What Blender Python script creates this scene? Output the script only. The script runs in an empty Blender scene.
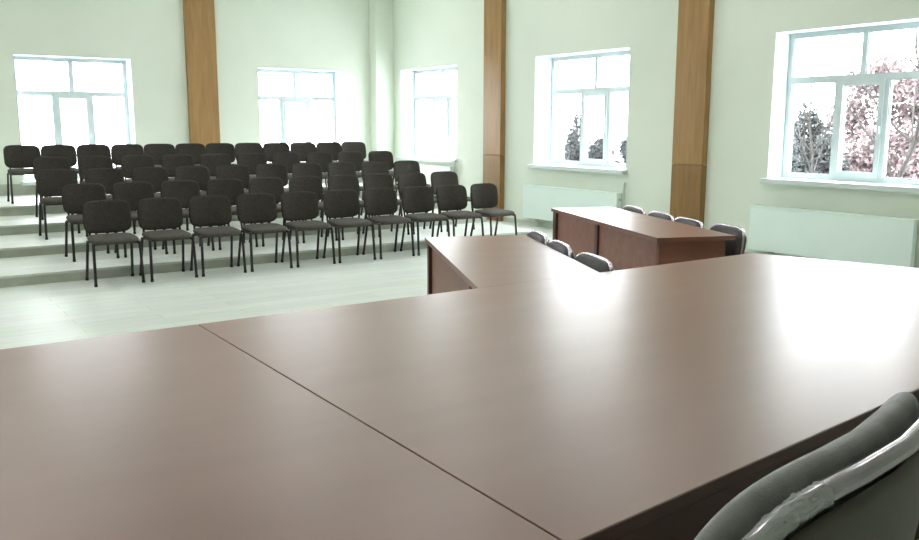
import bpy, bmesh, math, random
from mathutils import Vector, Matrix, noise

random.seed(7)
scene = bpy.context.scene
COL = scene.collection
PI = math.pi

# ------------------------------------------------------------------ materials
def nodes_of(name):
    m = bpy.data.materials.new(name)
    m.use_nodes = True
    nt = m.node_tree
    return m, nt, nt.nodes['Principled BSDF']

def mat(name, col, rough=0.5, metal=0.0, spec=0.5, var=0.0, scale=8.0, bump=0.0, bump_scale=200.0, coat=0.0):
    m, nt, b = nodes_of(name)
    b.inputs['Roughness'].default_value = rough
    b.inputs['Metallic'].default_value = metal
    b.inputs['Specular IOR Level'].default_value = spec
    b.inputs['Coat Weight'].default_value = coat
    b.inputs['Coat Roughness'].default_value = 0.15
    tc = nt.nodes.new('ShaderNodeTexCoord')
    n = nt.nodes.new('ShaderNodeTexNoise'); n.inputs['Scale'].default_value = scale
    n.inputs['Detail'].default_value = 4
    nt.links.new(tc.outputs['Object'], n.inputs['Vector'])
    r = nt.nodes.new('ShaderNodeValToRGB')
    a = [max(0, c * (1 - var)) for c in col]; z = [min(1, c * (1 + var)) for c in col]
    r.color_ramp.elements[0].color = (*a, 1); r.color_ramp.elements[0].position = 0.3
    r.color_ramp.elements[1].color = (*z, 1); r.color_ramp.elements[1].position = 0.7
    nt.links.new(n.outputs['Fac'], r.inputs['Fac'])
    nt.links.new(r.outputs['Color'], b.inputs['Base Color'])
    if bump:
        n2 = nt.nodes.new('ShaderNodeTexNoise'); n2.inputs['Scale'].default_value = bump_scale
        nt.links.new(tc.outputs['Object'], n2.inputs['Vector'])
        bp = nt.nodes.new('ShaderNodeBump'); bp.inputs['Strength'].default_value = bump
        bp.inputs['Distance'].default_value = 0.004
        nt.links.new(n2.outputs['Fac'], bp.inputs['Height'])
        nt.links.new(bp.outputs['Normal'], b.inputs['Normal'])
    return m

def wood(name, dark, light, rough, axis=0, stretch=14.0, scale=1.6, spec=0.5, coat=0.0):
    m, nt, b = nodes_of(name)
    b.inputs['Roughness'].default_value = rough
    b.inputs['Specular IOR Level'].default_value = spec
    b.inputs['Coat Weight'].default_value = coat
    b.inputs['Coat Roughness'].default_value = 0.25
    tc = nt.nodes.new('ShaderNodeTexCoord')
    mp = nt.nodes.new('ShaderNodeMapping')
    s = [stretch] * 3; s[axis] = 1.0
    mp.inputs['Scale'].default_value = s
    nt.links.new(tc.outputs['Object'], mp.inputs['Vector'])
    n = nt.nodes.new('ShaderNodeTexNoise'); n.inputs['Scale'].default_value = scale
    n.inputs['Detail'].default_value = 6; n.inputs['Distortion'].default_value = 0.6
    nt.links.new(mp.outputs['Vector'], n.inputs['Vector'])
    r = nt.nodes.new('ShaderNodeValToRGB')
    r.color_ramp.elements[0].color = (*dark, 1); r.color_ramp.elements[0].position = 0.32
    r.color_ramp.elements[1].color = (*light, 1); r.color_ramp.elements[1].position = 0.68
    nt.links.new(n.outputs['Fac'], r.inputs['Fac'])
    nt.links.new(r.outputs['Color'], b.inputs['Base Color'])
    return m

def floor_material(name, base, rough, plank_w=0.19, plank_l=1.3):
    m, nt, b = nodes_of(name)
    b.inputs['Roughness'].default_value = rough
    tc = nt.nodes.new('ShaderNodeTexCoord')
    br = nt.nodes.new('ShaderNodeTexBrick')
    br.inputs['Scale'].default_value = 1.0
    br.inputs['Brick Width'].default_value = plank_l
    br.inputs['Row Height'].default_value = plank_w
    br.inputs['Mortar Size'].default_value = 0.003
    br.inputs['Color1'].default_value = (*[c * 0.93 for c in base], 1)
    br.inputs['Color2'].default_value = (*[min(1, c * 1.05) for c in base], 1)
    br.inputs['Mortar'].default_value = (*[c * 0.72 for c in base], 1)
    nt.links.new(tc.outputs['Object'], br.inputs['Vector'])
    n = nt.nodes.new('ShaderNodeTexNoise'); n.inputs['Scale'].default_value = 2.2
    n.inputs['Detail'].default_value = 5
    mp = nt.nodes.new('ShaderNodeMapping'); mp.inputs['Scale'].default_value = (1, 9, 1)
    nt.links.new(tc.outputs['Object'], mp.inputs['Vector'])
    nt.links.new(mp.outputs['Vector'], n.inputs['Vector'])
    mx = nt.nodes.new('ShaderNodeMix'); mx.data_type = 'RGBA'; mx.blend_type = 'MULTIPLY'
    mx.inputs[0].default_value = 0.25
    nt.links.new(br.outputs['Color'], mx.inputs[6]); nt.links.new(n.outputs['Color'], mx.inputs[7])
    nt.links.new(mx.outputs[2], b.inputs['Base Color'])
    return m

def glow(name, col, strength):
    m = bpy.data.materials.new(name); m.use_nodes = True
    nt = m.node_tree; nt.nodes.clear()
    e = nt.nodes.new('ShaderNodeEmission'); e.inputs['Color'].default_value = (*col, 1)
    e.inputs['Strength'].default_value = strength
    o = nt.nodes.new('ShaderNodeOutputMaterial'); nt.links.new(e.outputs[0], o.inputs[0])
    return m

def glass_material(name):
    m = bpy.data.materials.new(name); m.use_nodes = True
    nt = m.node_tree; nt.nodes.clear()
    t = nt.nodes.new('ShaderNodeBsdfTransparent'); t.inputs['Color'].default_value = (.96, .985, .98, 1)
    g = nt.nodes.new('ShaderNodeBsdfGlossy'); g.inputs['Roughness'].default_value = 0.02
    mx = nt.nodes.new('ShaderNodeMixShader'); mx.inputs[0].default_value = 0.05
    o = nt.nodes.new('ShaderNodeOutputMaterial')
    nt.links.new(t.outputs[0], mx.inputs[1]); nt.links.new(g.outputs[0], mx.inputs[2])
    nt.links.new(mx.outputs[0], o.inputs[0])
    return m

def wrap_material(name):
    m = bpy.data.materials.new(name); m.use_nodes = True
    nt = m.node_tree; nt.nodes.clear()
    t = nt.nodes.new('ShaderNodeBsdfTransparent'); t.inputs['Color'].default_value = (.93, .95, .95, 1)
    p = nt.nodes.new('ShaderNodeBsdfPrincipled')
    p.inputs['Base Color'].default_value = (.8, .84, .83, 1); p.inputs['Roughness'].default_value = 0.12
    mx = nt.nodes.new('ShaderNodeMixShader'); mx.inputs[0].default_value = 0.4
    o = nt.nodes.new('ShaderNodeOutputMaterial')
    nt.links.new(t.outputs[0], mx.inputs[1]); nt.links.new(p.outputs[0], mx.inputs[2])
    nt.links.new(mx.outputs[0], o.inputs[0])
    return m

M_WALL = mat('pale_green_plaster', (.70, .755, .66), .85, spec=.2, var=.02, scale=1.5)
M_CEIL = mat('white_ceiling_paint', (.82, .84, .8), .9, spec=.2, var=.02)
M_FLOOR = floor_material('pale_laminate', (.72, .775, .715), .42)
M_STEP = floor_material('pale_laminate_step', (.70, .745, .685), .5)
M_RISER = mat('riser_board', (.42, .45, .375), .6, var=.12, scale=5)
M_BASE = mat('baseboard_paint', (.50, .53, .47), .55, var=.05)
M_PVC = mat('white_plastic_frame', (.56, .63, .635), .35, var=.01)
M_REVEAL = mat('white_reveal_paint', (.56, .63, .635), .7, var=.01)
M_SILL = mat('white_sill_plastic', (.62, .69, .68), .35, var=.01)
M_GLASS = glass_material('window_glass')
M_SEAL = mat('grey_seal', (.42, .46, .48), .6)
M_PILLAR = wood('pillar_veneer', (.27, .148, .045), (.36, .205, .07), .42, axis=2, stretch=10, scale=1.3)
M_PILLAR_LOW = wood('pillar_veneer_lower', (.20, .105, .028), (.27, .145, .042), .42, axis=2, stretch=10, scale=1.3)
M_RAD = mat('pale_aqua_enamel', (.75, .86, .81), .45, var=.015, scale=3)
M_WHITE = mat('white_enamel', (.74, .79, .74), .5, var=.01)
M_PIPE = mat('grey_pipe_enamel', (.42, .48, .44), .4)
M_TABLE = wood('walnut_laminate', (.182, .066, .032), (.210, .080, .041), .355, axis=0, stretch=6, scale=.9, spec=1.0)
M_TABLE.node_tree.nodes['Principled BSDF'].inputs['IOR'].default_value = 1.5
M_TABLE_PANEL = wood('walnut_panel', (.20, .078, .048), (.26, .108, .068), .45, axis=0, stretch=7, scale=1.4)
M_TABLE_DARK_SHADE = wood('walnut_dark_shade', (.055, .014, .010), (.078, .022, .016), .45, axis=0, stretch=6, scale=2)  # dark brown of desk posts; also carries shade of the near table edge
M_FABRIC = mat('black_chair_fabric', (.046, .042, .036), .92, spec=.15, var=.25, scale=60, bump=.5, bump_scale=500)
M_SEATFAB = mat('charcoal_seat_fabric', (.085, .079, .070), .9, spec=.2, var=.25, scale=60, bump=.5, bump_scale=500)
M_BLACK = mat('black_tube_paint', (.018, .018, .018), .4, spec=.4, var=.1)
M_RUBBER = mat('black_rubber', (.012, .012, .012), .8)
M_PAD = mat('slate_upholstery', (.285, .285, .285), .55, spec=.4, var=.12, scale=25, bump=.25, bump_scale=350)
M_PADDARK = mat('dark_upholstery', (.075, .070, .075), .6, spec=.4, var=.12, scale=30, bump=.25, bump_scale=350)
M_SHELL = mat('olive_back_shell', (.115, .100, .082), .45, spec=.4, var=.08, scale=6)
M_SILVER = mat('silver_tube', (.56, .505, .57), .2, metal=.9, var=.03)
M_WRAP = wrap_material('clear_wrap')
M_BARK = mat('grey_bark', (.013, .0105, .010), .9, var=.3, scale=12)
M_NEEDLE = mat('grey_green_needles', (.026, .028, .028), .9, var=.45, scale=9)
M_FROST = mat('pink_frosted_twigs', (.125, .089, .094), .8, var=.14, scale=5)
M_SNOW = mat('snowy_ground', (.5, .5, .52), .8, var=.05, scale=.6)
M_FILL_LAMP = glow('fill_lamp_diffuser', (1.0, .98, .955), 12)  # glow of the added fill lamps
M_FILL_LAMPFRAME = mat('fill_lamp_frame_white', (.8, .8, .8), .4)

# ------------------------------------------------------------------ helpers
def obj(name, bm, m, parent=None, smooth=False, loc=None):
    me = bpy.data.meshes.new(name)
    bmesh.ops.recalc_face_normals(bm, faces=bm.faces)
    bm.to_mesh(me); bm.free()
    me.materials.append(m)
    if smooth:
        for p in me.polygons: p.use_smooth = True
        if hasattr(me, 'set_sharp_from_angle'): me.set_sharp_from_angle(angle=math.radians(40))
    o = bpy.data.objects.new(name, me); COL.objects.link(o)
    if parent: o.parent = parent
    if loc: o.location = loc
    return o

def thing(name, label, cat, loc=(0, 0, 0), rz=0.0, group=None):
    o = bpy.data.objects.new(name, None); COL.objects.link(o)
    o.empty_display_size = 0.1
    o.location = loc; o.rotation_euler = (0, 0, rz)
    o['label'] = label; o['category'] = cat
    if group: o['group'] = group
    return o

def structure(o, label=None):
    o['kind'] = 'structure'
    if label: o['label'] = label
    return o

def box(bm, x0, x1, y0, y1, z0, z1, bev=0.0, M=None):
    g = bmesh.ops.create_cube(bm, size=1.0)
    vs = g['verts']
    for v in vs:
        v.co = Vector((x0 + (v.co.x + .5) * (x1 - x0), y0 + (v.co.y + .5) * (y1 - y0), z0 + (v.co.z + .5) * (z1 - z0)))
    if bev > 0:
        es = list({e for v in vs for e in v.link_edges})
        r = bmesh.ops.bevel(bm, geom=es, offset=bev, segments=2, affect='EDGES', profile=.5)
        vs = [v for v in r['verts']] + [v for v in vs if v.is_valid]
    if M is not None:
        bmesh.ops.transform(bm, matrix=M, verts=list({v for v in vs if v.is_valid}))
    return bm

def catmull(pts, n=6, closed=False):
    pts = [Vector(p) for p in pts]
    if len(pts) < 3: return pts
    out = []
    N = len(pts)
    segs = N if closed else N - 1
    for i in range(segs):
        if closed: p0, p1, p2, p3 = pts[(i - 1) % N], pts[i], pts[(i + 1) % N], pts[(i + 2) % N]
        else: p0, p1, p2, p3 = pts[max(i - 1, 0)], pts[i], pts[i + 1], pts[min(i + 2, N - 1)]
        for k in range(n):
            t = k / n
            out.append(.5 * ((2 * p1) + (-p0 + p2) * t + (2 * p0 - 5 * p1 + 4 * p2 - p3) * t * t + (-p0 + 3 * p1 - 3 * p2 + p3) * t ** 3))
    if not closed: out.append(pts[-1])
    return out

def tube(bm, pts, rad, seg=10, closed=False, rough=0.0, flat=1.0):
    """sweep a circle along pts; rad is a number or a list"""
    pts = [Vector(p) for p in pts]
    n = len(pts)
    rs = rad if isinstance(rad, (list, tuple)) else [rad] * n
    rings = []
    prev = None
    for i, p in enumerate(pts):
        a = pts[(i - 1) % n] if (closed or i > 0) else p
        c = pts[(i + 1) % n] if (closed or i < n - 1) else p
        t = (c - a).normalized()
        if prev is None:
            up = Vector((0, 0, 1)) if abs(t.z) < .9 else Vector((0, 1, 0))
            u = t.cross(up).normalized()
        else:
            u = (prev - t * prev.dot(t)).normalized()
        w = t.cross(u); prev = u
        ring = []
        for k in range(seg):
            an = 2 * PI * k / seg
            r = rs[i] * (1 + (rough * noise.noise(Vector((p.x * 55 + k * 1.7, p.y * 55, p.z * 55))) if rough else 0))
            ring.append(bm.verts.new(p + u * (math.cos(an) * r) + w * (math.sin(an) * r * flat)))
        rings.append(ring)
    m = n if closed else n - 1
    for i in range(m):
        A, B = rings[i], rings[(i + 1) % n]
        for k in range(seg):
            bm.faces.new((A[k], A[(k + 1) % seg], B[(k + 1) % seg], B[k]))
    if not closed:
        bm.faces.new(rings[0][::-1]); bm.faces.new(rings[-1])
    return bm

def outline(w, h, e=4.0, n=48):
    """superellipse outline in the plane (x, z)"""
    o = []
    for k in range(n):
        a = 2 * PI * k / n
        c, s = math.cos(a), math.sin(a)
        o.append((w / 2 * math.copysign(abs(c) ** (2 / e), c), h / 2 * math.copysign(abs(s) ** (2 / e), s)))
    return o

def pad(bm, w, h, t, e=4.0, n=48, shape=None, back=0.35, puff=1.0):
    """cushioned slab lying in x (width) and z (height), thickness along y; front faces -y.
    shape(x, z) -> extra (dx, dy, dz)"""
    ol = outline(w, h, e, n)
    prof = [(.0, -.5 * puff), (.4, -.495 * puff), (.7, -.475 * puff), (.84, -.44), (.91, -.385), (.96, -.30), (.985, -.20), (1.0, -.08), (1.0, .04),
            (.99, back * .5), (.97, back * .8), (.93, back), (.85, back + .06), (.5, back + .08), (.0, back + .08)]
    rings = []
    for s, yy in prof:
        if s == 0:
            p = Vector((0, yy * t, 0))
            if shape: p += Vector(shape(0, 0))
            rings.append([bm.verts.new(p)]); continue
        ring = []
        inset = (1 - s) * min(w, h) / 2
        for x, z in ol:
            px = x * max(0, 1 - inset / (w / 2)); pz = z * max(0, 1 - inset / (h / 2))
            p = Vector((px, yy * t, pz))
            if shape: p += Vector(shape(px, pz))
            ring.append(bm.verts.new(p))
        rings.append(ring)
    for A, B in zip(rings[:-1], rings[1:]):
        for k in range(n):
            if len(A) == 1: bm.faces.new((A[0], B[k], B[(k + 1) % n]))
            elif len(B) == 1: bm.faces.new((A[k], B[0], A[(k + 1) % n]))
            else: bm.faces.new((A[k], B[k], B[(k + 1) % n], A[(k + 1) % n]))
    return bm

def rect_ring(bm, x0, x1, z0, z1, wd, y0, y1):
    box(bm, x0, x0 + wd, y0, y1, z0, z1); box(bm, x1 - wd, x1, y0, y1, z0, z1)
    box(bm, x0 + wd, x1 - wd, y0, y1, z0, z0 + wd); box(bm, x0 + wd, x1 - wd, y0, y1, z1 - wd, z1)
    return bm

def B(): return bmesh.new()

def copy_tree(o, parent=None):
    c = o.copy(); COL.objects.link(c)
    if parent: c.parent = parent
    for ch in o.children: copy_tree(ch, c)
    return c

# ------------------------------------------------------------------ the room
XR, YB = 8.85, 15.5            # inner faces of the right and the back wall
XL, YF, ZC = -4.6, -4.2, 4.6
TH = 0.46
LEVEL = [0, .113, .226, .345, .478]

RW = [(5.48, .95), (9.78, 1.03), (13.985, .985)]
W_Z0, W_Z1 = .96, 2.68
BW = [(2.97, .90, 2.705), (6.985, .87, 2.655)]
B_Z0, B_Z1 = .665, 2.68
HW = .95
BHW = .93

# floor
bm = B(); box(bm, XL - TH, XR + TH, YF - TH, YB + TH, -.12, 0); structure(obj('floor', bm, M_FLOOR), 'pale laminate floor of the hall')
bm = B(); box(bm, XL - TH, XR + TH, YF - TH, YB + TH, ZC, ZC + .15); structure(obj('ceiling', bm, M_CEIL))

# right wall with openings (pieces around every opening, one mesh)
def wall_with_holes(name, a0, a1, holes, place, m):
    bm = B(); cur = a0
    for (h0, h1, z0, z1) in sorted(holes):
        place(bm, cur, h0, -.1, ZC); place(bm, h0, h1, -.1, z0); place(bm, h0, h1, z1, ZC); cur = h1
    place(bm, cur, a1, -.1, ZC)
    bmesh.ops.remove_doubles(bm, verts=bm.verts, dist=1e-5)
    return structure(obj(name, bm, m))
wall_with_holes('wall_right', YF, YB + TH, [(c - h, c + h, W_Z0, W_Z1) for c, h in RW],
                lambda bm, a, b, z0, z1: box(bm, XR, XR + TH, a, b, z0, z1), M_WALL)
wall_with_holes('wall_back', XL, XR, [(c - h, c + h, B_Z0, z) for c, h, z in BW],
                lambda bm, a, b, z0, z1: box(bm, a, b, YB, YB + TH, z0, z1), M_WALL)
bm = B(); box(bm, XL - TH, XL, YF, YB + TH, -.1, ZC); structure(obj('wall_left', bm, M_WALL))
bm = B(); box(bm, XL - TH, XR + TH, YF - TH, YF, -.1, ZC); structure(obj('wall_front', bm, M_WALL))

# corner casing for the heating riser
bm = B(); box(bm, XR - .40, XR, YB - .26, YB, 0, ZC); structure(obj('trim_1', bm, M_WALL), 'plastered corner boxing')

# wooden pillars
def pillar(name, x0, x1, y0, y1, label):
    root = bpy.data.objects.new(name, None); COL.objects.link(root)
    root.location = ((x0 + x1) / 2, (y0 + y1) / 2, 0)
    structure(root, label)
    hx, hy = (x1 - x0) / 2, (y1 - y0) / 2
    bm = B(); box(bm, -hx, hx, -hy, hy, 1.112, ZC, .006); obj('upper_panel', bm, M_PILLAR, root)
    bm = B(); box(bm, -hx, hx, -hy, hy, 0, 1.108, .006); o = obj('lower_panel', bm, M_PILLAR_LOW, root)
    o['label'] = 'darker lower panel'
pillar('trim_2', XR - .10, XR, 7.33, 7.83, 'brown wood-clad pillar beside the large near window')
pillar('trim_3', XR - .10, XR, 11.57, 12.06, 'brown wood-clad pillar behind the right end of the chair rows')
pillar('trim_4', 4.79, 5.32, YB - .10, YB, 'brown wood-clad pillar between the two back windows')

# baseboards
def baseboard(name, x0, x1, y0, y1, z0):
    bm = B(); box(bm, x0, x1, y0, y1, z0, z0 + .075, .004); structure(obj(name, bm, M_BASE))
bm = B()
for a, b in ((YF, 7.33), (7.83, 11.57), (12.06, YB - .26)): box(bm, XR - .018, XR, a, b, 0, .075)
structure(obj('baseboard_right', bm, M_BASE))
bm = B()
for a, b in ((XL, 4.79), (5.32, XR - .40)): box(bm, a, b, YB - .02, YB, LEVEL[4], LEVEL[4] + .18)
structure(obj('baseboard_back', bm, M_RISER))

# stepped platform under the audience rows
RISERS = [9.53, 10.84, 12.12, 13.42]
PX1 = 7.95
for k, y in enumerate(RISERS):
    y1 = RISERS[k + 1] if k < 3 else YB
    root = bpy.data.objects.new('trim_%d' % (5 + k), None); COL.objects.link(root)
    root.location = (0, y, 0)
    structure(root, ['lowest', 'second', 'third', 'top'][k] + ' step of the audience platform')
    z = LEVEL[k + 1]
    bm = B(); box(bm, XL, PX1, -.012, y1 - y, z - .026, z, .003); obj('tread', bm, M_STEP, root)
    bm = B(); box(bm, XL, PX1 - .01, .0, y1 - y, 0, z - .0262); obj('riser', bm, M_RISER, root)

# ------------------------------------------------------------------ windows
def window(name, hw, z0, z1, depth, world, label, halves=True):
    """local frame: x along the wall, y outward (0 = inner wall face), z up"""
    root = bpy.data.objects.new(name, None); COL.objects.link(root)
    root.matrix_world = world
    structure(root, label)
    fy0, fy1 = depth, depth + .07
    fw = .055
    # reveals: thin white lining of jambs and head
    bm = B(); t = .008
    box(bm, -hw, -hw + t, -.001, depth, z0, z1); box(bm, hw - t, hw, -.001, depth, z0, z1)
    box(bm, -hw + t, hw - t, -.001, depth, z1 - t, z1)
    obj('reveal', bm, M_REVEAL, root)
    # sill
    bm = B(); box(bm, -hw - .03, hw + .03, -.10, -.0005, z0 - .03, z0 + .03, .008)
    box(bm, -hw + t, hw - t, -.002, depth, z0, z0 + .03)
    obj('sill', bm, M_SILL, root)
    zb = z0 + .05
    if zb < z0 + .05: zb = z0 + .05
    bm = B(); rect_ring(bm, -hw + t, hw - t, z0 + .03, z1 - t, fw, fy0, fy1)
    zt = z0 + (z1 - z0) * .70 if z0 > .9 else z0 + (z1 - z0) * .735
    if z0 > .9: zt = 2.13
    else: zt = 2.115
    xl, xr = -hw + t + fw, hw - t - fw
    box(bm, xl, xr, fy0, fy1, zt - .03, zt + .03)                       # transom
    box(bm, -.028, .028, fy0, fy1, zt + .03, z1 - t - fw)               # upper mullion
    mx = .285
    for s in (-1, 1): box(bm, s * mx - .03, s * mx + .03, fy0, fy1, z0 + .03 + fw, zt - .03)
    obj('window_frame', bm, M_PVC, root)
    # opening middle sash
    bm = B(); rect_ring(bm, -mx + .02, mx - .02, z0 + .03 + fw - .01, zt - .02, .055, fy0 - .018, fy1 - .005)
    obj('sash', bm, M_PVC, root)
    # seals
    g0, g1 = fy0 + .034, fy0 + .040
    cells = [(xl, -.028, zt + .03, z1 - t - fw), (.028, xr, zt + .03, z1 - t - fw),
             (xl, -mx - .03, z0 + .03 + fw, zt - .03), (-mx + .075, mx - .075, z0 + .03 + fw + .045, zt - .075), (mx + .03, xr, z0 + .03 + fw, zt - .03)]
    bm = B()
    for a, b, c, d in cells: rect_ring(bm, a, b, c, d, .010, fy0 + .012, fy0 + .034)
    obj('seal', bm, M_SEAL, root)
    for a, b, c, d in cells:
        bm = B(); box(bm, a, b, g0, g1, c, d); obj('pane', bm, M_GLASS, root)
    bm = B(); box(bm, mx - .05, mx - .028, fy0 - .045, fy0 - .018, (z0 + zt) / 2 - .02, (z0 + zt) / 2 + .06, .004)
    obj('handle', bm, M_SILL, root)
    return root

def MR(cy): # right wall: local x -> -Y world (so that outward +y -> +X)
    return Matrix(((0, 1, 0, XR), (-1, 0, 0, cy), (0, 0, 1, 0), (0, 0, 0, 1)))
def MB(cx): return Matrix.Translation((cx, YB, 0))
window('window_1', BW[0][1], B_Z0, BW[0][2], .33, MB(BW[0][0]), 'left window of the back wall')
window('window_2', BW[1][1], B_Z0, BW[1][2], .33, MB(BW[1][0]), 'right window of the back wall')
window('window_3', .985, W_Z0, W_Z1, .30, MR(13.985), 'window of the right wall nearest the corner')
window('window_4', 1.03, W_Z0, W_Z1, .34, MR(9.78), 'middle window of the right wall')
window('window_5', HW, W_Z0, W_Z1, .27, MR(5.48), 'large near window of the right wall')

# ------------------------------------------------------------------ radiators
def radiator(y0, y1, z0, z1, label, pipe, m=None):
    m = m or M_RAD
    cy = (y0 + y1) / 2; hw = (y1 - y0) / 2
    root = thing('radiator', label, 'radiator', (XR, cy, z0), 0, 'radiator panels under the right wall windows')
    h = z1 - z0
    bm = B(); box(bm, -.115, -.035, -hw, hw, 0, h, .008); obj('body', bm, m, root)
    bm = B(); box(bm, -.125, -.025, -hw - .004, hw + .004, h - .002, h + .018, .004); obj('top_grille', bm, m, root)
    for s in (-.7, .7):
        bm = B(); box(bm, -.036, -.0005, s * hw - .03, s * hw + .03, .08, h - .08); obj('bracket', bm, M_PIPE, root)
    if z0 < .2:
        for s in (-.7, .7):
            bm = B(); box(bm, -.095, -.055, s * hw - .02, s * hw + .02, -z0, .002); obj('foot', bm, M_PIPE, root)
    if pipe:
        bm = B()
        tube(bm, catmull([(-.07, -hw + .01, h * .85), (-.07, -hw - .05, h * .85), (-.065, -hw - .075, h * .9), (-.06, -hw - .075, h + .06), (-.04, -hw - .07, h + .14), (-.03, -hw - .07, h + .16)], 5), .016, 8)
        obj('pipe', bm, M_PIPE, root, True); bm = B()
        tube(bm, [(-.07, -hw + .01, .06), (-.07, -hw - .09, .06), (-.07, -hw - .09, -z0)], .016, 8)
        obj('pipe', bm, M_PIPE, root, True)
radiator(4.57, 6.56, .13, .645, 'pale aqua flat radiator panel under the large near window', False)
radiator(8.80, 10.93, .13, .645, 'pale aqua flat radiator panel under the middle window, behind the far desk', True)
radiator(13.05, 14.9, .33, .84, 'white radiator panel under the far corner window, behind the chair rows', True, M_WHITE)

# ------------------------------------------------------------------ audience chairs
def audience_chair():
    root = thing('audience_chair', '', 'chair', (0, 0, 0), 0, 'black audience chairs in five stepped rows')
    # seat
    bm = B(); pad(bm, .455, .42, .06, 5.0, 40, back=.4)
    bmesh.ops.transform(bm, matrix=Matrix.Translation((0, -.045, .452)) @ Matrix.Rotation(-PI / 2 + .04, 4, 'X'), verts=bm.verts)
    obj('seat', bm, M_SEATFAB, root, True)
    # backrest
    def curve(x, z): return (0, -.05 * (x / .22) ** 2, -.008 * (x / .22) ** 2 if z > 0 else 0)
    bm = B(); pad(bm, .476, .345, .05, 5.0, 44, shape=curve, back=.34)
    bmesh.ops.transform(bm, matrix=Matrix.Translation((0, .215, .655)) @ Matrix.Rotation(-.16, 4, 'X'), verts=bm.verts)
    obj('backrest', bm, M_FABRIC, root, True)
    # legs
    for s in (-1, 1):
        for front in (True, False):
            bm = B()
            if front: pts = catmull([(s * .195, -.10, .418), (s * .215, -.185, .415), (s * .223, -.215, .38), (s * .231, -.245, .014)], 5)
            else: pts = catmull([(s * .195, .03, .418), (s * .215, .085, .414), (s * .217, .115, .38), (s * .228, .205, .014)], 5)
            tube(bm, pts, .0145, 8)
            lg = obj('leg', bm, M_BLACK, root, True)
            e = pts[-1]
            bm = B(); bmesh.ops.create_cone(bm, cap_ends=True, segments=10, radius1=.017, radius2=.016, depth=.03, matrix=Matrix.Translation((e.x, e.y, .015)))
            obj('foot_cap', bm, M_RUBBER, lg)
    # frame under the seat
    bm = B()
    tube(bm, [(-.2, -.16, .415), (.2, -.16, .415)], .012, 8); tube(bm, [(-.2, .07, .415), (.2, .07, .415)], .012, 8)
    for s in (-1, 1): tube(bm, [(s * .198, -.17, .415), (s * .198, .12, .415)], .012, 8)
    obj('seat_frame', bm, M_BLACK, root, True)
    for s in (-1, 1):
        bm = B(); tube(bm, catmull([(s * .17, .06, .415), (s * .17, .17, .418), (s * .17, .205, .45), (s * .17, .225, .56), (s * .165, .252, .70)], 5), .0115, 8, flat=1.0)
        obj('back_support', bm, M_BLACK, root, True)
    return root

ROWS = [(9.28, 0, 2.02, 6.90, 10), (10.36, 1, 2.02, 6.95, 10), (11.60, 2, 1.955, 7.05, 10), (12.85, 3, 2.11, 7.28, 10), (14.06, 4, 1.94, 7.40, 12)]
RN = ['front row', 'second row, on the lowest step', 'third row, on the second step', 'fourth row, on the third step', 'back row, on the top step']
ORD = ['leftmost', 'second from left', 'third from left', 'fourth from left', 'fifth from left', 'sixth from left', 'seventh from left', 'eighth from left', 'ninth from left', 'tenth from left', 'eleventh from left', 'rightmost']
rng = random.Random(3)
proto = audience_chair(); first = True
for r, (y, lev, x0, x1, n) in enumerate(ROWS):
    for i in range(n):
        c = proto if first else copy_tree(proto)
        first = False
        tilt = rng.uniform(-.02, .02)
        if r == 0 and i == n - 1: tilt = .10
        xx = x0 + (x1 - x0) * i / (n - 1)
        if r == 4:
            tilt *= .05
            for ch in c.children:
                if ch.name.startswith('backrest'): ch.scale.x = 1.044
        if r == 4: xx = 1.92 + .498 * i
        c.location = (xx + rng.uniform(-.004, .004) * (r < 4), y + rng.uniform(-.012, .012), LEVEL[lev])
        c.rotation_euler = (0, 0, tilt)
        o = ORD[-1] if i == n - 1 else ORD[i]
        c['label'] = 'black padded chair, %s in the %s' % (o, RN[r])

# ------------------------------------------------------------------ tables
def poly_top(bm, pts, z0, z1, bev=.002):
    vs = [bm.verts.new((x, y, z1)) for x, y in pts]
    f = bm.faces.new(vs)
    r = bmesh.ops.extrude_face_region(bm, geom=[f])
    for v in r['geom']:
        if isinstance(v, bmesh.types.BMVert): v.co.z = z0
    bmesh.ops.recalc_face_normals(bm, faces=bm.faces)
    es = [e for e in bm.edges if abs(e.verts[0].co.z - e.verts[1].co.z) < 1e-6]
    bmesh.ops.bevel(bm, geom=es, offset=bev, segments=2, affect='EDGES', profile=.5)
    return bm

def panel_along(bm, a, b, t, z0, z1):
    a, b = Vector((*a, 0)), Vector((*b, 0)); d = (b - a); L = d.length
    M = Matrix.Translation(a) @ Matrix.Rotation(math.atan2(d.y, d.x), 4, 'Z')
    return box(bm, 0, L, -t / 2, t / 2, z0, z1, .002, M)

TZ = .75
def shaded_edge_band(parent, a, b):  # strips carry the shade of unlit table edges in their colour
    bm = B(); panel_along(bm, a, b, .002, TZ - .0355, TZ - .001); o = obj('shaded_edge_band', bm, M_TABLE_DARK_SHADE, parent); o['label'] = 'edge band with shade in its dark colour'
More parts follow.
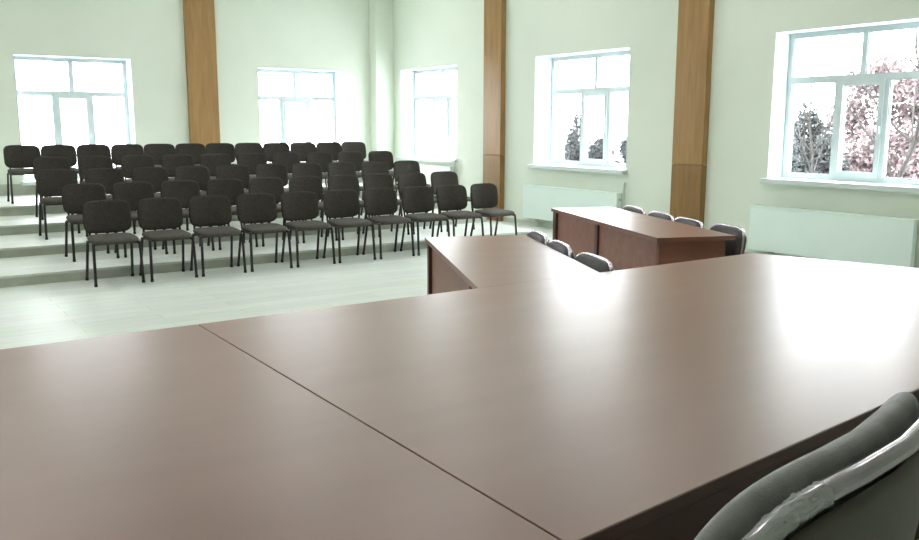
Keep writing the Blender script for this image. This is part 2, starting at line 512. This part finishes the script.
# big right-hand conference table
t = thing('conference_table', 'large brown laminate conference table right of the tabletop seam, in the foreground', 'table', (3.0, 2.4, 0))
ox, oy = 3.0, 2.4
P = [(1.124, 3.64), (4.91, 3.65), (5.57, 1.66), (1.124, 1.237)]
bm = B(); poly_top(bm, [(x - ox, y - oy) for x, y in P], TZ - .036, TZ); obj('tabletop', bm, M_TABLE, t)
shaded_edge_band(t, (1.124 - ox, 1.235 - oy), (5.57 - ox, 1.658 - oy)); shaded_edge_band(t, (5.572 - ox, 1.66 - oy), (4.912 - ox, 3.65 - oy))
bm = B(); panel_along(bm, (1.3 - ox, 3.56 - oy), (4.86 - ox, 3.57 - oy), .02, 0, TZ - .0365); obj('front_panel', bm, M_TABLE_PANEL, t)
bm = B(); panel_along(bm, (1.20 - ox, 1.37 - oy), (1.20 - ox, 3.56 - oy), .025, 0, TZ - .0365); obj('end_panel', bm, M_TABLE_PANEL, t)
bm = B(); panel_along(bm, (5.40 - ox, 1.80 - oy), (4.87 - ox, 3.50 - oy), .025, 0, TZ - .0365); obj('end_panel', bm, M_TABLE_PANEL, t)
bm = B(); panel_along(bm, (1.26 - ox, 1.40 - oy), (5.34 - ox, 1.80 - oy), .02, .0, TZ - .0365); obj('underside_shade_panel', bm, M_TABLE_DARK_SHADE, t)  # dark sheet in place of the shade under the near edge
# left-hand conference table
t = thing('conference_table', 'brown laminate conference table left of the tabletop seam, lower left of the picture', 'table', (-.4, 2.4, 0))
ox, oy = -.4, 2.4
P = [(-2.0, 3.63), (1.119, 3.64), (1.119, 1.237), (-2.0, .93)]
bm = B(); poly_top(bm, [(x - ox, y - oy) for x, y in P], TZ - .036, TZ); obj('tabletop', bm, M_TABLE, t)
shaded_edge_band(t, (-2.0 - ox, .928 - oy), (1.119 - ox, 1.235 - oy))
bm = B(); panel_along(bm, (-1.9 - ox, 3.55 - oy), (1.05 - ox, 3.56 - oy), .02, 0, TZ - .0365); obj('front_panel', bm, M_TABLE_PANEL, t)
for x in (-1.9, 1.06):
    bm = B(); panel_along(bm, (x - ox, 1.4 - oy), (x - ox, 3.53 - oy), .025, 0, TZ - .0365); obj('end_panel', bm, M_TABLE_PANEL, t)

# slanted side desks: local y runs along the desk away from the camera, local x to its right
def desk(label, loc, ang, W, L, y_start_cut, divs, near_end):
    t = thing('side_desk', label, 'desk', (*loc, 0), -ang)
    bm = B(); poly_top(bm, y_start_cut, TZ - .034, TZ, .0008); obj('tabletop', bm, M_TABLE, t)
    ins = .05
    y0 = .06 if near_end else .45
    bm = B(); panel_along(bm, (ins, y0 + .02), (ins, L - ins - .055), .02, .0, TZ - .0345)
    obj('side_panel', bm, M_TABLE_PANEL, t)
    bm = B(); panel_along(bm, (ins - .035, L - ins - .01), (W * .4, L - ins - .01), .085, 0, TZ - .0345); obj('end_panel', bm, M_TABLE_DARK_SHADE, t)
    if near_end:
        bm = B(); panel_along(bm, (ins - .01, .06), (W - .06, .06), .03, 0, TZ - .0345); obj('end_panel', bm, M_TABLE_PANEL, t)
    for d in divs:
        bm = B(); panel_along(bm, (ins - .028, d), (.22, d), .065, 0, TZ - .0345); obj('divider', bm, M_TABLE_DARK_SHADE, t)
    return t
A1 = math.atan2(3.51 - 2.62, 5.60 - 3.65)
W1 = .80; L1 = 2.143
# near end of this desk is cut along the far edge of the big table (world y = 3.645)
ca, sa = math.cos(A1), math.sin(A1)
def to_local(p, loc, ang):
    dx, dy = p[0] - loc[0], p[1] - loc[1]
    c, s = math.cos(ang), math.sin(ang)
    return (c * dx - s * dy, s * dx + c * dy)
loc1 = (2.62, 3.6445)
yr = (3.6470 - loc1[1] + W1 * sa) / ca     # local y where the right edge meets the big table
desk('brown side desk slanting away from the large conference table', loc1, A1, W1, L1,
     [(0, 0), (0, L1), (W1, L1), (W1, yr)], [], False)
loc2 = (4.97, 4.56); A2 = math.atan2(5.88 - 4.97, 6.88 - 4.56); L2 = math.hypot(.91, 2.32); W2 = .67
desk('separate brown two-section desk standing before the right wall, in front of the wood pillar', loc2, A2, W2, L2,
     [(0, 0), (0, L2), (W2, L2), (W2, 0)], [L2 * .52], True)

# ------------------------------------------------------------------ conference chairs
def conference_chair(label, H, w, pm, group=None, wrapped=False, arms=False):
    """faces +y; origin on the floor below the seat centre"""
    root = thing('conference_chair', label, 'chair', group=group)
    bm = B(); pad(bm, w * .94, .46, .085, 4.5, 44, back=.4)
    bmesh.ops.transform(bm, matrix=Matrix.Translation((0, .03, .445)) @ Matrix.Rotation(PI, 4, 'Z') @ Matrix.Rotation(-PI / 2 - .03, 4, 'X'), verts=bm.verts)
    obj('seat', bm, pm, root, True)
    zb = .50; h = H - zb
    zc = zb + h / 2
    lean = .14
    pt = .078 if wrapped else .085
    sag = .062 if w > .55 else .02
    k = 1.0
    def curve(x, z): return (0, -sag * (2 * x / w) ** 2, -.012 * (2 * x / w) ** 4 if z > 0 else 0)
    Mb = Matrix.Translation((0, -.235, zc)) @ Matrix.Rotation(lean, 4, 'X') @ Matrix.Rotation(PI, 4, 'Z')
    bm = B(); pad(bm, w, h, pt, 4.2 if wrapped else 6.0, 64, shape=curve, back=.25)
    bmesh.ops.transform(bm, matrix=Mb, verts=bm.verts); obj('backrest', bm, pm, root, True)
    # hard shell behind the pad
    def curve2(x, z): return (-(x) * .10 * max(0, -z / (h / 2)), -sag * (2 * x / w) ** 2, 0)
    bm = B(); pad(bm, w * .93, h * .93, .03, 4.2, 56, shape=lambda x, z: (curve2(x, z)[0], curve2(x, z)[1] + .042, -.012), back=.35)
    bmesh.ops.transform(bm, matrix=Mb, verts=bm.verts); obj('back_shell', bm, M_SHELL, root, True)
    # silver tube looping around the back
    ol = outline(w * (.985 if wrapped else 1.03), h * (.97 if wrapped else 1.035), 4.6 if wrapped else 6.5, 72)
    up = [p for p in ol if p[1] > -h * .42]
    up.sort(key=lambda p: math.atan2(p[0], p[1] + .0))
    lo = ol
    pts = []
    for x, z in [(-w * .36, -h * .52)] + sorted([p for p in ol if p[1] > -h * .40], key=lambda p: math.atan2(p[0], p[1])) + [(w * .36, -h * .52)]:
        c = curve(x, z)
        pts.append(Mb @ Vector((x, c[1] + (.038 if wrapped else .004), z + c[2])))
    fr = .0125 if wrapped else .011
    bm = B(); tube(bm, pts, fr, 12)
    fo = obj('back_frame', bm, M_SILVER, root, True); fo['label'] = 'silver tube frame along the back edge'
    if wrapped:
        seg = [p for p in pts if (Mb.inverted() @ p).x > w * .24 and (Mb.inverted() @ p).z > h * .10]
        seg = catmull(seg, 8)
        bm = B(); tube(bm, seg, [.0128 + .0026 * abs(noise.noise(p * 91)) for i, p in enumerate(seg)], 26, rough=.17)
        wo = obj('plastic_wrap', bm, M_WRAP, fo); wo['label'] = 'crumpled clear plastic wrap'
    for s in (-1, 1):
        bm = B(); tube(bm, catmull([(s * w * .40, .22, .40), (s * w * .44, .25, .37), (s * w * .45, .27, .012)], 6), .0125, 10); obj('leg', bm, M_SILVER, root, True)
        bm = B(); tube(bm, catmull([(s * w * .40, -.15, .40), (s * w * .44, -.19, .37), (s * w * .45, -.28, .012)], 6), .0125, 10); obj('leg', bm, M_SILVER, root, True)
        bm = B(); tube(bm, catmull([(s * w * .40, .23, .40), (s * w * .40, -.14, .40), (s * w * .37, -.22, .45), pts[0] if s * pts[0].x > 0 else pts[-1]], 5), .0125, 10); obj('seat_frame', bm, M_SILVER, root, True)
        if arms:
            bm = B(); box(bm, s * (w / 2 + .02) - .035, s * (w / 2 + .02) + .035, -.17, .20, .655, .69, .012); obj('armrest', bm, M_SHELL, root, True)
            bm = B(); tube(bm, [(s * w * .42, .10, .40), (s * (w / 2 + .02), .10, .43), (s * (w / 2 + .02), .10, .66)], .012, 8); obj('arm_post', bm, M_SILVER, root, True)
    return root

near = conference_chair('slate-grey upholstered chair with plastic-wrapped silver frame, at the near table edge', 1.237, .705, M_PAD, None, True, True)
near.location = (.942, .83, 0); near.rotation_euler = (0, 0, math.radians(11))

cc = conference_chair('', .78, .49, M_PADDARK, 'conference chairs behind the side desks')
def put(c, x, y, ang, label):
    c.location = (x, y, 0); c.rotation_euler = (0, 0, ang); c['label'] = label
# three behind the near side desk, facing its right edge
n1 = Vector((ca, -sa))            # outward normal on the right side of desk one
d1 = Vector((sa, ca))
face1 = math.atan2(-n1.y, -n1.x) - PI / 2
base1 = Vector(loc1) + n1 * W1
c1 = [(.70, 'grey chair with silver rim behind the slanting side desk, nearest of its three'),
      (1.37, 'grey chair with silver rim behind the slanting side desk, middle of its three'),
      (1.96, 'grey chair with silver rim behind the slanting side desk, farthest of its three')]
for i, (s, lab) in enumerate(c1):
    c = cc if i == 0 else copy_tree(cc)
    p = base1 + d1 * s + n1 * (.085 - .27)
    if i == 0: p = p + n1 * .035
    put(c, p.x, p.y, face1 + (.12 if i == 0 else 0), lab)
n2 = Vector((math.cos(A2), -math.sin(A2))); d2 = Vector((math.sin(A2), math.cos(A2)))
face2 = math.atan2(-n2.y, -n2.x) - PI / 2
base2 = Vector(loc2) + n2 * W2
c2 = [(.345, 'dark chair at the near right corner of the two-section desk, before the wood pillar', .165),
      (.875, 'dark chair behind the two-section desk, second from its near end', .085),
      (1.415, 'dark chair behind the two-section desk, second from its far end', .085),
      (2.03, 'dark chair behind the two-section desk, at its far end', .085)]
for s, lab, out in c2:
    c = copy_tree(cc)
    p = base2 + d2 * s + n2 * (out - .27)
    put(c, p.x, p.y, face2, lab)

# ------------------------------------------------------------------ fill lamps added on the unseen ceiling for even light
k = 0
LN = ['front', 'second', 'third', 'fourth', 'fifth']
for j, y in enumerate((3.2, 6.6, 10.0, 13.4)):
    for i, x in enumerate((-2.6, .8, 4.2, 7.2)):
        l = thing('fill_lamp', 'added unseen fill lamp on the ceiling, %s in the %s lamp row' % (['leftmost', 'second from left', 'third from left', 'rightmost'][i], LN[j]), 'lamp', (x, y, ZC), 0, 'added fill lamps')
        bm = B(); rect_ring(bm, -.31, .31, -.31, .31, .02, -.045, 0)
        bmesh.ops.transform(bm, matrix=Matrix.Rotation(-PI / 2, 4, 'X') @ Matrix.Identity(4), verts=bm.verts)
        bmesh.ops.transform(bm, matrix=Matrix.Translation((0, 0, -.045)) if min(v.co.z for v in bm.verts) > -.001 else Matrix.Identity(4), verts=bm.verts)
        obj('fill_lamp_frame', bm, M_FILL_LAMPFRAME, l)
        bm = B(); box(bm, -.288, .288, -.288, .288, -.036, -.02); obj('diffuser', bm, M_FILL_LAMP, l)

# ------------------------------------------------------------------ outside
bm = B(); box(bm, -40, 60, -40, 70, -.9, -.6); structure(obj('ground', bm, M_SNOW), 'snowy ground outside')

def branchy(bm, p, d, length, r, depth, rg, tips):
    q = p; n = 5; pts = [p.copy()]; rs = [r]
    for i in range(n):
        d = (d + Vector((rg.uniform(-.22, .22), rg.uniform(-.22, .22), rg.uniform(-.06, .16)))).normalized()
        q = q + d * (length / n); pts.append(q.copy()); rs.append(r * (1 - .5 * (i + 1) / n))
        if depth > 0 and i >= 1:
            for _ in range(2 if depth > 1 else 1):
                a = rg.uniform(0, 2 * PI)
                s = Vector((math.cos(a), math.sin(a), rg.uniform(.1, .9))).normalized()
                branchy(bm, q, (d * .6 + s).normalized(), length * rg.uniform(.45, .7), r * .48, depth - 1, rg, tips)
    tube(bm, pts, rs, 6 if r > .03 else 4)
    if depth == 0: tips.append(pts[-1]); tips.append(pts[2])

def bare_tree(loc, h, r, seed, label, depth=2, leaf=None, nleaf=5, lean=(0, 0, 1)):
    rg = random.Random(seed)
    root = thing('bare_tree', label, 'tree', loc)
    bm = B(); tips = []
    branchy(bm, Vector((0, 0, 0)), Vector(lean).normalized(), h, r, depth, rg, tips)
    obj('branches', bm, M_BARK, root)
    if leaf:
        bm = B()
        for t in tips:
            for _ in range(nleaf):
                c = t + Vector((rg.gauss(0, .16), rg.gauss(0, .16), rg.gauss(0, .14)))
                s = rg.uniform(.03, .075)
                vs = [bm.verts.new(c + Vector((rg.gauss(0, s), rg.gauss(0, s), rg.gauss(0, s)))) for _ in range(4)]
                for f in ((0, 1, 2), (0, 3, 1), (1, 3, 2), (2, 3, 0)): bm.faces.new([vs[q] for q in f])
        obj('frosted_twigs', bm, leaf, root)
    return root

def spruce(loc, h, rad, seed, label):
    rg = random.Random(seed)
    root = thing('spruce_tree', label, 'tree', loc)
    bm = B(); tube(bm, [(0, 0, 0), (0, 0, h * .95)], [.14, .02], 8); obj('trunk', bm, M_BARK, root)
    bm = B()
    n = int(26 * h)
    for i in range(n):
        z = h * (.12 + .88 * (i / n))
        L = rad * (1 - (z / h)) ** .8 * rg.uniform(.75, 1.15) + .05
        for _ in range(3):
            a = rg.uniform(0, 2 * PI)
            d = Vector((math.cos(a), math.sin(a), -.32))
            p = Vector((0, 0, z))
            e = p + d * L
            side = Vector((-math.sin(a), math.cos(a), 0)) * (L * .22 + .03)
            m = p + d * L * .55
            v = [bm.verts.new(p + Vector((0, 0, .03))), bm.verts.new(m + side), bm.verts.new(e), bm.verts.new(m - side), bm.verts.new(m + Vector((0, 0, .09))), bm.verts.new(m - Vector((0, 0, .06)))]
            for f in ((0, 1, 4), (1, 2, 4), (2, 3, 4), (3, 0, 4), (1, 0, 5), (2, 1, 5), (3, 2, 5), (0, 3, 5)): bm.faces.new([v[q] for q in f])
    obj('foliage', bm, M_NEEDLE, root)
    return root
def bushy(loc, ctr, rad, n, size, seed, m, kind, label, cat):
    rg = random.Random(seed)
    root = thing(kind, label, cat, loc)
    bm = B(); tips = []
    tube(bm, [(0, 0, 0), (.02, .01, ctr[2]), (0, 0, ctr[2] + rad[2] * .8)], [.07, .04, .012], 6)
    for k in range(26):
        a = rg.uniform(0, 2 * PI); z = ctr[2] + rad[2] * rg.uniform(-.8, .6)
        e = Vector((math.cos(a) * rad[0] * .85, math.sin(a) * rad[1] * .85, z + rad[2] * .25))
        tube(bm, [(0, 0, z - .1), e * .55 + Vector((0, 0, z * .4)), e], [.022, .014, .006], 5)
    obj('branches', bm, M_BARK, root)
    bm = B(); clumps = []
    for _ in range(60):
        while True:
            v = Vector((rg.uniform(-1, 1), rg.uniform(-1, 1), rg.uniform(-1, 1)))
            if v.length < 1: break
        clumps.append(v)
    for q in range(n):
        v = clumps[q % 60] + Vector((rg.gauss(0, .13), rg.gauss(0, .13), rg.gauss(0, .10)))
        c = Vector((ctr[0] + v.x * rad[0], ctr[1] + v.y * rad[1], ctr[2] + v.z * rad[2]))
        s_ = size * rg.uniform(.6, 1.3)
        vs = [bm.verts.new(c + Vector((rg.gauss(0, s_), rg.gauss(0, s_), rg.gauss(0, s_)))) for _ in range(4)]
        for f in ((0, 1, 2), (0, 3, 1), (1, 3, 2), (2, 3, 0)): bm.faces.new([vs[w] for w in f])
    obj('foliage', bm, m, root)
bushy((17.0, 11.45, -.6), (0, 0, 1.1), (.85, .8, 1.4), 17000, .036, 2, M_NEEDLE, 'evergreen_shrub', 'grey bushy evergreen behind the left pane of the large near window', 'shrub')
bushy((20.0, 22.2, -.6), (0, 0, 1.25), (.36, .30, 1.5), 8000, .034, 3, M_NEEDLE, 'columnar_tree', 'narrow dark evergreen in the left pane of the middle window', 'tree')
bushy((20.0, 20.95, -.6), (0, 0, .85), (.42, .48, 1.05), 9000, .034, 4, M_NEEDLE, 'evergreen_shrub', 'low grey evergreen in the centre pane of the middle window', 'shrub')
bushy((20.0, 19.65, -.6), (0, 0, .8), (.42, .45, .95), 8000, .034, 5, M_NEEDLE, 'evergreen_shrub', 'low grey evergreen in the right pane of the middle window', 'shrub')
bushy((20.5, 10.2, -.6), (0, .6, 1.95), (1.5, 2.0, 2.1), 24000, .040, 6, M_FROST, 'frosted_tree', 'pale pink frosted tree behind the right half of the large near window', 'tree')
bare_tree((14.2, 9.3, -.6), 2.9, .03, 11, 'bare tree with thin branches in the left half of the large near window')
bare_tree((13.6, 7.45, -.6), 3.3, .045, 12, 'bare tree with dark diagonal branches in the right half of the large near window')

# ------------------------------------------------------------------ sky, camera, view
w = bpy.data.worlds.new('overcast_sky'); scene.world = w; w.use_nodes = True
nt = w.node_tree; bg = nt.nodes['Background']
bg.inputs['Color'].default_value = (.965, .96, 1.0, 1); bg.inputs['Strength'].default_value = 12.0

F, yaw, pitch, roll = 860.77, math.radians(34.435), math.radians(9.526), math.radians(.114)
fwd = Vector((math.sin(yaw) * math.cos(pitch), math.cos(yaw) * math.cos(pitch), -math.sin(pitch)))
rt = Vector((math.cos(yaw), -math.sin(yaw), 0)); up = rt.cross(fwd)
r2 = rt * math.cos(roll) + up * math.sin(roll); u2 = -rt * math.sin(roll) + up * math.cos(roll)
cam = bpy.data.cameras.new('camera'); co = bpy.data.objects.new('camera', cam); COL.objects.link(co)
co.matrix_world = Matrix(((r2.x, u2.x, -fwd.x, 0), (r2.y, u2.y, -fwd.y, 0), (r2.z, u2.z, -fwd.z, 1.6), (0, 0, 0, 1)))
cam.sensor_fit = 'HORIZONTAL'; cam.sensor_width = 36; cam.lens = F / 919 * 36
cam.clip_start = .02; cam.clip_end = 300
scene.camera = co

scene.view_settings.view_transform = 'Standard'
scene.view_settings.look = 'None'
scene.view_settings.exposure = 0.95
scene.view_settings.gamma = 1.0
scene.view_settings.use_curve_mapping = False
scene.cycles.use_denoising = True
scene.cycles.max_bounces = 10
scene.cycles.diffuse_bounces = 6
scene.cycles.transparent_max_bounces = 12
scene.cycles.caustics_reflective = False
scene.cycles.caustics_refractive = False
